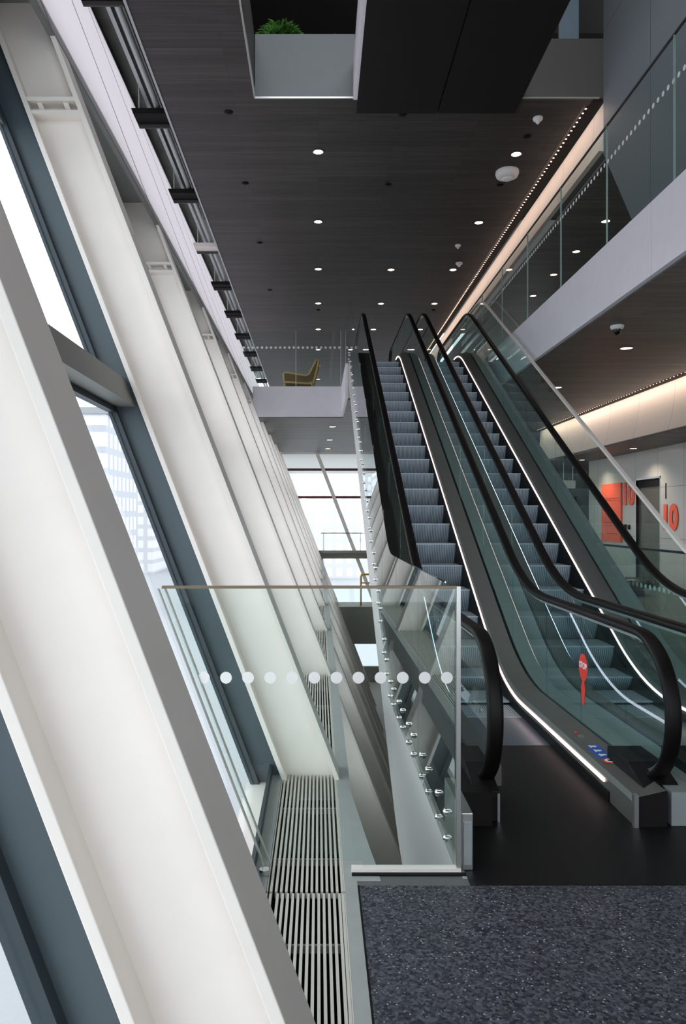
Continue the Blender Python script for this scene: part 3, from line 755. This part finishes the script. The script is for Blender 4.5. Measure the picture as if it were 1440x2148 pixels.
b = MB(); b.box(0.622, 0.640, GY - 0.004, GY + 0.024, 0.0, 1.285)
b.build('corner_post', M['steel'], t)
b = MB(); b.rbox(-0.232, -0.200, GY - 0.006, GY + 0.024, 0.03, 1.275); b.build('edge_channel', M['glass'], t)
b = MB(); b.rbox(-0.2035, -0.1995, GY - 0.006, GY + 0.024, 0.03, 1.275); b.rbox(-0.236, -0.231, GY - 0.006, GY + 0.024, 0.03, 1.275); b.build('edge_trim', M['steel'], t)
b = MB(); b.cyl((-0.24, GY - 0.03, 0.0), (-0.24, GY - 0.03, -0.02 + 0.05), 0.022); b.build('foot_clamp', M['chrome'], t)
# steel box beside the corner
t = thing('steel_pedestal', 'narrow steel casing standing between the glass barrier corner and the left handrail end', 'pedestal', (0.67, 3.4, 0.0))
MB().box(0.648, 0.70, 3.27, 3.72, 0.002, 0.26).build('casing', M['steel'], t, bevel=0.004)
MB().box(0.656, 0.692, 3.262, 3.27, 0.03, 0.22).build('cover', M['deck_steel'], t)

# guard following the escalator along the void
def side_guard(label, x, sgn, cap, y_start, hgt):
    t = thing('glass_guard', label, 'glass guard', (x, y_start, 0))
    def base(y): return s_line(y, 0.25)
    end = 17.85
    cuts = [y_start, 4.5, 5.75, 7.0, 8.3, 9.6, 10.9, 12.2, 13.5, 14.8, 16.3, end]
    for k in range(len(cuts) - 1):
        yy = frange(cuts[k] + 0.004, cuts[k + 1] - 0.004, 0.15)
        MB().strip([(y, base(y) + hgt) for y in yy], [(y, base(y) + 0.0) for y in yy], x - 0.008, x + 0.008).build('glass_panel', M['glass'], t)
    if cap:
        yy = frange(y_start, end, 0.15)
        MB().strip([(y, base(y) + hgt + 0.022) for y in yy], [(y, base(y) + hgt - 0.012) for y in yy], x - 0.02, x + 0.02).build('top_rail', M['white_steel'], t)  # white colour stands in for sky reflected on the steel rail
    for k in range(len(cuts) - 1):
        for off in (0.16, 0.36, 0.64, 0.84):
            y = cuts[k] + off * (cuts[k + 1] - cuts[k])
            if k > 8 or cap: continue
            for hh in (0.055, 0.18):
                b = MB(); z = base(y) + hh
                b.cyl((x - 0.008 * sgn, y, z), (x - 0.020 * sgn, y, z), 0.019, 0.019, n=14); b.cyl((x - 0.020 * sgn, y, z), (x - 0.028 * sgn, y, z), 0.019, 0.010, n=14)
                b.cyl((x + 0.008 * sgn, y, z), (x + 0.014 * sgn, y, z), 0.010, n=10)
                b.build('standoff_bolt', M['chrome'], t)
    return t
side_guard('tall glass guard bolted along the void side of the left escalator', 0.628, 1, False, GY + 0.03, 1.275)
side_guard('tall glass guard with a bright steel top rail, right of the right escalator', 3.295, -1, True, 3.8, 1.20)
# low guard on the concourse side
t = thing('glass_guard', 'level glass guard with white dots and a dark rail in front of the lift lobby', 'glass guard', (3.40, 6.5, 0))
for k in range(5):
    y0 = 6.5 + 1.5 * k
    MB().box(3.392, 3.408, y0 + 0.005, y0 + 1.495, 0.0, 1.25).build('glass_panel', M['glass'], t)
MB().box(3.385, 3.415, 6.5, 14.0, 1.25, 1.272).build('top_rail', M['dark_steel'], t)
dots(t, 'Y', 3.3915, 6.6, 0.1, 30, 0.875, 0.025, 0.0015)
# gallery guard at upper right
t = thing('glass_guard', 'glass guard with a line of white dots on the white upper gallery edge', 'glass guard', (3.43, 5.0, ZU))
y = 5.34; k = 0
while y < 17.0:
    MB().box(3.422, 3.438, y + 0.006, y + 1.624, ZU - 0.02, ZU + 1.44).build('glass_panel', M['glass'], t)
    MB().box(3.42, 3.44, y - 0.004, y + 0.004, ZU + 0.02, ZU + 1.44).build('panel_joint', M['glass_edge'], t)
    y += 1.63
MB().box(3.418, 3.442, 5.34, 17.0, ZU + 1.44, ZU + 1.455).build('top_edge', M['wall_dark'], t)
dots(t, 'Y', 3.4215, 5.4, 0.105, 96, ZU + 1.0, 0.026, 0.0015)
# guard at the far upper edge
t = thing('glass_guard', 'glass guard with white dots at the far upper floor edge beside the tan chair', 'glass guard', (-0.5, 18.0, ZU))
for x0, x1 in ((-1.95, -0.56), (-0.55, 0.57)):
    MB().box(x0 + 0.005, x1 - 0.005, 18.0, 18.016, ZU - 0.02, ZU + 1.40).build('glass_panel', M['glass'], t)
for x in (-0.555, 0.56):
    MB().box(x - 0.006, x + 0.006, 17.998, 18.018, ZU, ZU + 1.42).build('panel_joint', M['steel'], t)
dots(t, 'X', 17.999, -1.85, 0.113, 22, ZU + 1.0, 0.03, 0.002)
# rail at the far end  of this floor
t = thing('guard_rail', 'thin level rail crossing in front of the bright far window', 'railing', (0.8, 27.4, 0))
MB().box(0.1, 3.3, 27.38, 27.42, 0.95, 0.98).build('rail', M['grey_brown'], t)
for x in (0.2, 1.6, 3.2): MB().box(x - 0.008, x + 0.008, 27.39, 27.41, 0.29, 0.95).build('post', M['grey_brown'], t)
MB().box(0.0, 3.3, 27.4, 27.66, 0.2, 0.29).build('base', M['wall_mid'], t)
# yellow handrail on the landing below
t = thing('yellow_handrail', 'yellow tubular handrail end below the far window', 'handrail', (1.58, 26.8, -1.7))
MB().tube([(1.58, 26.8, -1.7), (1.58, 26.8, -0.62), (1.60, 26.8, -0.57), (1.65, 26.8, -0.55), (2.15, 26.8, -0.55)], 0.035).build('rail', M['yellow'], t)
MB().tube([(1.58, 26.8, -0.86), (2.15, 26.8, -0.86)], 0.03).build('lower_rail', M['yellow'], t)

# ================================================================== CEILING LAMPS AND DEVICES
def downlight(x, y, z, r, label, group, parentless=True):
    t = thing('downlight', label, 'downlight', (x, y, z), group)
    MB().lathe((x, y, z), [(r * 1.0, 0.0), (r * 1.22, 0.0), (r * 1.25, -0.006), (r * 1.0, -0.010), (r * 0.98, -0.004)]).build('trim_ring', M['dark_steel'], t)
    MB().cyl((x, y, z - 0.004), (x, y, z + 0.0), r * 0.99, n=24, smooth=False).build('lens', M['lamp'], t)
    return t
rows = []
for X, ylist, nm in ((0.0, [12.72 + 3.015 * i for i in range(8)], 'centre'), (1.89, [18.8 + 3.0 * i for i in range(5)], 'middle'), (3.50, [12.80, 15.78, 18.8, 21.8, 24.8, 27.8], 'right')):
    for i, y in enumerate(ylist):
        where = {'centre': 'left row of the hall ceiling', 'middle': 'middle row of the hall ceiling', 'right': 'row beside the glowing cove'}[nm]
        downlight(X, y, ZC, 0.085, 'lit recessed downlight, %s in the %s counting from the viewpoint' % (ordn[i].replace('nearest', 'first'), where), 'downlights in the hall ceiling')
for i, y in enumerate((13.6, 15.15, 16.6, 18.2)):
    downlight(5.40, y, 7.14, 0.075, 'lit downlight seen through the gallery glass, %s from the slanted grey wall' % ordn[i].replace('nearest', 'first'), 'downlights behind the gallery glass')
downlight(4.47, 10.5, ZS - 0.02, 0.085, 'lit downlight in the soffit beside the dome camera', 'downlights in the right soffit')
downlight(4.52, 13.7, ZS - 0.02, 0.085, 'lit downlight in the soffit seen next to the bright steel top rail', 'downlights in the right soffit')
for i, y in enumerate((19.7, 23.1, 26.1)):
    downlight(0.39 - 0.02 * i, y, ZS - 0.02, 0.095, 'lit downlight under the far upper floor, %s of the three from the white edge' % ordn[i].replace('nearest', 'first'), 'downlights under the far upper floor')
downlight(7.05, 16.2, 3.12, 0.085, 'lit downlight in the lobby soffit above the lift door', 'downlights in the lift lobby')
downlight(7.1, 19.5, 3.12, 0.085, 'lit downlight in the lobby soffit near the exit sign', 'downlights in the lift lobby')
# spill of the lobby lamps on the metal wall
for (x, y, z, pw) in ((7.0, 16.2, 3.08, 70), (7.0, 18.9, 3.08, 70), (7.0, 12.8, 3.08, 60), (7.3, 22.0, 3.08, 60)):
    l = bpy.data.lights.new('lobby_lamp', 'SPOT'); l.energy = pw; l.color = (1.0, 0.86, 0.72); l.spot_size = radians(130); l.spot_blend = 0.8; l.shadow_soft_size = 0.07
    o = bpy.data.objects.new('lobby_lamp', l); COL.objects.link(o); o.location = (x, y, z)

def dome_device(name, label, cat, x, y, z, r, lens=False):
    t = thing(name, label, cat, (x, y, z))
    MB().lathe((x, y, z), [(r * 0.98, 0.0), (r, -0.02 * r / .1), (r * 0.9, -0.045 * r / .1), (r * 0.55, -0.06 * r / .1), (0.01, -0.062 * r / .1)]).build('housing', M['white_plastic'], t)
    if lens: MB().lathe((x, y, z - 0.045 * r / .1), [(r * 0.62, 0.0), (r * 0.6, -0.03), (r * 0.45, -0.06), (r * 0.2, -0.078), (0.005, -0.082)]).build('lens_dome', M['dark_lens'], t)
    else: MB().lathe((x, y, z - 0.055 * r / .1), [(r * 0.45, 0.0), (r * 0.42, -0.03), (r * 0.25, -0.05), (0.005, -0.055)]).build('sensor', M['white_plastic'], t)
    return t
dome_device('ceiling_dome', 'large white domed ceiling unit below the first downlight of the cove side row', 'ceiling unit', 3.51, 13.45, ZC, 0.215)
dome_device('smoke_detector', 'small white detector on the ceiling above a downlight beside the cove', 'smoke detector', 3.56, 18.3, ZC, 0.09)
dome_device('smoke_detector', 'small grey white detector high on the ceiling near the dark panels', 'smoke detector', 3.53, 11.64, ZC, 0.08)
dome_device('smoke_detector', 'small detector in the ceiling beyond the big white dome', 'smoke detector', 3.30, 17.1, ZC, 0.07)
dome_device('dome_camera', 'white dome camera with a dark lens under the gallery', 'camera', 3.83, 9.28, ZS - 0.02, 0.085, True)
spk = [(480, 235), (515, 384), (545, 509), (845, 240), (815, 387), (1107, 286), (1050, 388), (668, 650), (567, 608), (910, 650)]
names = ['beside the roof opening, nearest the window wall', 'second down the window side', 'third down the window side', 'just below the dark ceiling panels',
         'in the middle of the ceiling', 'beside the small detector by the dark panels', 'beside the large white dome', 'just under the fourth downlight of the left row', 'fourth down the window side', 'under the fourth downlight of the cove side row']
for (px, py), nm in zip(spk, names):
    Y = 1520 * (ZC - H) / (1083 - py); X = (px - 668) / 1520 * Y
    t = thing('ceiling_sprinkler', 'small dark ceiling fitting ' + nm, 'ceiling fitting', (X, Y, ZC), 'small dark ceiling fittings')
    MB().lathe((X, Y, ZC), [(0.055, 0.0), (0.07, -0.004), (0.05, -0.012), (0.02, -0.02), (0.004, -0.03)], n=18).build('rosette', M['black'], t)

# cove light rows: LED points with the warm wash they throw on the cream band
def cove_light(label, x, z, y0, y1, pitch, r, power, size_x, aim):
    t = thing('cove_light', label, 'cove light', (x, y0, z))
    MB().box(x - 0.018, x + 0.018, y0, y1, z + 0.004, z + 0.011).build('track', M['black'], t)
    b = MB(); n = int((y1 - y0) / pitch)
    for i in range(n):
        y = y0 + pitch * (i + .5); b.cyl((x, y, z), (x, y, z + 0.006), r, n=8, smooth=False)
    b.build('led_points', M['led_warm'], t)
    l = bpy.data.lights.new('cove_wash', 'AREA'); l.shape = 'RECTANGLE'; l.size = size_x; l.size_y = y1 - y0; l.energy = power; l.color = (1.0, 0.78, 0.64)
    o = bpy.data.objects.new('cove_wash', l); COL.objects.link(o); o.parent = t
    o.location = (-0.07, (y1 - y0) / 2, -0.012)
    z_ = Vector(aim).normalized() * -1; y_ = Vector((0, 1, 0)); x_ = y_.cross(z_)
    o.rotation_euler = Matrix((x_, y_, z_)).transposed().to_euler()
    return t
cove_light('row of tiny warm points along the black slot beside the hall ceiling', 4.20, ZC - 0.012, 11.3, 33.0, 0.13, 0.016, 27, 0.05, (1, 0, -0.75))
cove_light('row of warm lights hidden above the lower cream band by the lifts', 6.26, ZS - 0.005, 8.0, 20.8, 0.13, 0.008, 26, 0.05, (1, 0, -0.7))

# ================================================================== SERVICES IN THE CEILING SLOT
t = thing('services_pipe', 'long grey pipe in the slot beside the hall ceiling', 'pipe', (-2.62, 5.0, 8.25))
MB().cyl((-2.60, -3.0, 8.22), (-2.60, 41, 8.22), 0.045).build('pipe_run', M['pipe'], t)
MB().box(-2.80, -2.74, -3.0, 41, 8.30, 8.42).build('cable_tray', M['pipe'], t)
for i in range(11):
    y = 5.9 + 2.86 * i
    t = thing('slot_bracket', ('white' if i == 4 else 'dark') + ' bracket crossing the ceiling slot, %s in order from the viewpoint' % (ordn[i] if i < 10 else 'eleventh').replace('nearest', 'first'), 'bracket', (-2.7, y, 8.1), 'brackets across the ceiling slot')
    MB().box(-3.02, -2.43, y, y + 0.32, 8.06, 8.15).build('plate', M['black'] if i != 4 else M['white_steel'], t)
    MB().box(-2.98, -2.45, y + 0.32, y + 0.345, 8.0, 8.15).build('web', M['wall_dark'], t)
    for x in (-2.9, -2.5): MB().cyl((x, y + 0.1, 8.16), (x, y + 0.1, 9.6), 0.012, n=8).build('hanger_rod', M['pipe'], t)

# ================================================================== UPPER FLOOR: CHAIR, PLANTS
cx, cy, cz = -0.43, 18.75, ZU
t = thing('easy_chair', 'tan low easy chair in profile on the far upper floor behind the glass', 'chair', (cx, cy, cz))
def yprism(pts, y0, y1): return MB().prism([(cx + a, y0, cz + b_) for a, b_ in pts], (0, y1 - y0, 0))
yprism([(-.42, .27), (.20, .22), (.28, .24), (.28, .36), (.20, .37), (-.42, .43)], cy + .05, cy + .63).build('seat', M['tan'], t, bevel=0.015)
yprism([(.16, .30), (.26, .26), (.44, .80), (.36, .83)], cy + .05, cy + .63).build('backrest', M['tan'], t, bevel=0.015)
for yy in (cy, cy + 0.64):
    yprism([(-.47, .02), (-.42, .02), (-.41, .44), (-.36, .46), (.10, .39), (.22, .46), (.37, .84), (.45, .84), (.45, .80), (.28, .38), (.20, .33), (.10, .33), (-.40, .40), (-.42, .40), (-.46, .46)][:0] or
           [(-.47, .30), (-.43, .28), (.18, .24), (.30, .26), (.47, .82), (.44, .87), (.37, .86), (.20, .50), (.12, .46), (-.36, .54), (-.45, .54), (-.48, .50)], yy + 0.005, yy + 0.035).build('armrest', M['tan'], t)
    MB().tube([(cx + a, yy + 0.02, cz + b_) for a, b_ in [(-.45, .28), (-.46, .42), (-.47, .50), (-.44, .53), (-.36, .53), (.12, .45), (.20, .50), (.29, .68), (.38, .86), (.45, .85), (.38, .56), (.30, .27), (.18, .25), (-.45, .29)]], 0.026, n=8).build('frame', M['tan_frame'], t)
    for a, b_ in ((-.44, -.46), (.24, .32)):
        MB().cyl((cx + b_, yy + .02, cz), (cx + a, yy + .02, cz + .30), 0.016, 0.022, n=12).build('leg', M['tan_frame'], t)

def leafy(label, x, y, z, w, h, n, droop=0.0):
    t = thing('parapet_plant', label, 'plant', (x, y, z), 'plants behind the grey parapet')
    b = MB(); st = MB()
    for i in range(n):
        a = random.uniform(0, 2 * pi); rr = sqrt(random.random()) * w; hh = h * (0.35 + 0.65 * random.random()) * (1 - 0.55 * rr / w)
        p = Vector((x + rr * cos(a), y + 0.5 * rr * sin(a), z + hh))
        if i % 6 == 0: st.tube([(x + .2 * rr * cos(a), y, z - .21), tuple((Vector((x, y, z)) + p) / 2), tuple(p)], 0.006, n=5)
        d = Vector((cos(a), 0.6 * sin(a) - 0.4, random.uniform(-0.5, 0.5))).normalized(); sd = d.orthogonal().normalized(); up = d.cross(sd)
        L = random.uniform(0.07, 0.13); W = L * 0.38
        b.add([p, p + d * L * .35 + sd * W + up * .006, p + d * L, p + d * L * .35 - sd * W + up * .006, p + d * L * .4 + up * .02], [(0, 4, 1), (1, 4, 2), (2, 4, 3), (3, 4, 0)])
    b.build('foliage', M['leaf'], t); st.build('stem', M['stem'], t)
leafy('leafy green plant above the grey parapet, on the window side', -0.60, OY1 + 0.22, ZC + 0.95, 0.30, 0.40, 420)
leafy('low green plant above the grey parapet, beside the white lining', 0.22, OY1 + 0.26, ZC + 0.92, 0.22, 0.18, 220)
tb_ = MB(); tb_.box(-0.97, 0.56, OY1 + 0.08, OY1 + 0.42, ZC + 0.145, ZC + 0.69)
tag(tb_.build('plant_trough', M['wall_dark'], origin=(-0.2, OY1 + 0.25, ZC + 0.14)), 'dark plant trough behind the grey parapet', 'planter')

# ================================================================== LIFT LOBBY
WX = 7.55
t = thing('lift', 'bronze lift doors set in the pale metal wall', 'lift', (WX, 16.6, 0))
MB().box(WX + 0.06, WX + 0.09, 16.0, 16.598, 0.0, 2.45).build('door', M['olive'], t); MB().box(WX + 0.06, WX + 0.09, 16.602, 17.2, 0.0, 2.45).build('door', M['olive'], t)
MB().box(WX + 0.03, WX + 0.06, 16.0, 17.2, 2.27, 2.45).build('header', M['black'], t)
b = MB(); b.box(WX - 0.006, WX + 0.06, 15.96, 16.0, 0, 2.49); b.box(WX - 0.006, WX + 0.06, 17.2, 17.24, 0, 2.49); b.box(WX - 0.006, WX + 0.06, 15.96, 17.24, 2.45, 2.49)
b.build('door_frame', M['steel'], t)
t = thing('poster', 'large orange poster panel on the lobby wall left of the lift', 'poster', (WX, 18.62, 0.94))
MB().box(WX - 0.02, WX - 0.002, 17.98, 19.25, 0.94, 2.44).build('sheet', M['orange'], t)
b = MB()
for z, a, c_ in ((2.05, 18.05, 19.2), (2.0, 18.3, 19.15), (1.98, 18.05, 18.2), (1.42, 18.2, 19.1), (1.35, 18.5, 19.1), (1.15, 18.3, 18.9)): b.box(WX - 0.022, WX - 0.02, a, c_, z, z + 0.018)
b.box(WX - 0.022, WX - 0.02, 17.98, 18.03, 0.94, 2.44)
b.build('print', M['orange_dark'], t)
for (yy, zz, sz, lab) in ((17.62, 2.12, 0.72, 'orange number 10 on the wall between the poster and the lift'), (15.55, 1.55, 0.72, 'orange number 10 on the wall at the right of the lift')):
    t = thing('wall_number', lab, 'number sign', (WX - 0.004, yy, zz), 'orange numbers by the lift')
    text('lettering', '10', sz, M['orange'], t, (WX - 0.012, yy, zz), (0, -1, 0), (0, 0, 1), 0.006, 0.05)
t = thing('call_panel', 'small black switch boxes on the wall below the orange number', 'switch', (WX, 17.75, 1.3))
MB().box(WX - 0.03, WX, 17.72, 17.82, 1.26, 1.40).build('box', M['black'], t); MB().box(WX - 0.03, WX, 17.52, 17.60, 1.28, 1.39).build('box', M['black'], t)
t = thing('wall_slot', 'thin dark vertical slot right of the lift', 'indicator', (WX, 15.72, 2.0))
MB().box(WX - 0.008, WX, 15.70, 15.74, 1.98, 2.32).build('plate', M['black'], t)
t = thing('exit_sign', 'green exit sign with a running figure hanging under the lobby soffit', 'sign', (6.98, 20.2, 2.5))
MB().box(6.79, 7.17, 20.18, 20.24, 2.38, 2.60).build('panel', M['green_sign'], t)
b = MB(); b.box(6.83, 6.90, 20.175, 20.18, 2.41, 2.57); b.prism([(6.95, 20.175, 2.49), (7.01, 20.175, 2.55), (7.01, 20.175, 2.51), (7.13, 20.175, 2.51), (7.13, 20.175, 2.47), (7.01, 20.175, 2.47), (7.01, 20.175, 2.43)], (0, 0.005, 0))
b.build('pictogram', M['sticker_white'], t)
for x in (6.85, 7.11): MB().cyl((x, 20.21, 2.60), (x, 20.21, 3.12), 0.008, n=8).build('hanger_rod', M['steel'], t)
dr = struct(MB().box(7.95, 8.55, 23.95, 24.0, 0, 2.25).build('door_1', M['black']), 'dark doorway at the end of the lobby')
t = thing('round_bench', 'low dark round bench on the concourse floor behind the guard', 'bench', (6.4, 14.8, 0))
MB().lathe((6.4, 14.8, 0), [(0.25, 0.0), (0.25, 0.08), (0.22, 0.09), (0.22, 0.16)]).build('base', M['black'], t)
MB().lathe((6.4, 14.8, 0.16), [(0.40, 0.0), (0.43, 0.03), (0.43, 0.13), (0.39, 0.17), (0.01, 0.175)]).build('seat', M['dark_steel'], t)

# ================================================================== OUTSIDE
struct(MB().box(-400, -3.5, -200, 400, -14.2, -14.0).build('ground_outside', M['street']), 'pale ground outside')
struct(MB().box(-3.5, 200, 30, 400, -14.2, -14.0).build('ground_outside_far', M['street']))
i = 0
spots = [(-70, 150, 26, 22, 20), (-42, 118, 20, 18, 17), (-60, 210, 30, 26, 25), (-30, 250, 24, 20, 19), (-95, 110, 26, 24, 14), (-18, 300, 22, 20, 27), (4, 190, 14, 16, 15), (-58, 74, 16, 18, 10), (-34, 60, 10, 14, 6.5)]
labs = ['pale city block', 'lower pale block', 'tall pale tower', 'narrow pale tower', 'wide low block', 'very distant tower', 'pale block', 'nearer low block', 'nearest low house']
for (x, y, w_, d_, h_), lb in zip(spots, labs):
    vis_ = 'seen through the far end window' if y > 180 else 'seen through the raked side windows'
    t = thing('city_building', lb + ' ' + vis_ + ' %s' % ('against the sky' if h_ > 18 else 'near the skyline'), 'building', (x, y, -14), 'city buildings outside')
    MB().box(x - w_ / 2, x + w_ / 2, y - d_ / 2, y + d_ / 2, -14, h_).build('facade', M['city2'] if y > 180 else M['city'], t)
    MB().box(x - w_ / 2 - .4, x + w_ / 2 + .4, y - d_ / 2 - .4, y + d_ / 2 + .4, h_, h_ + 1.0).build('roof', M['street'], t)
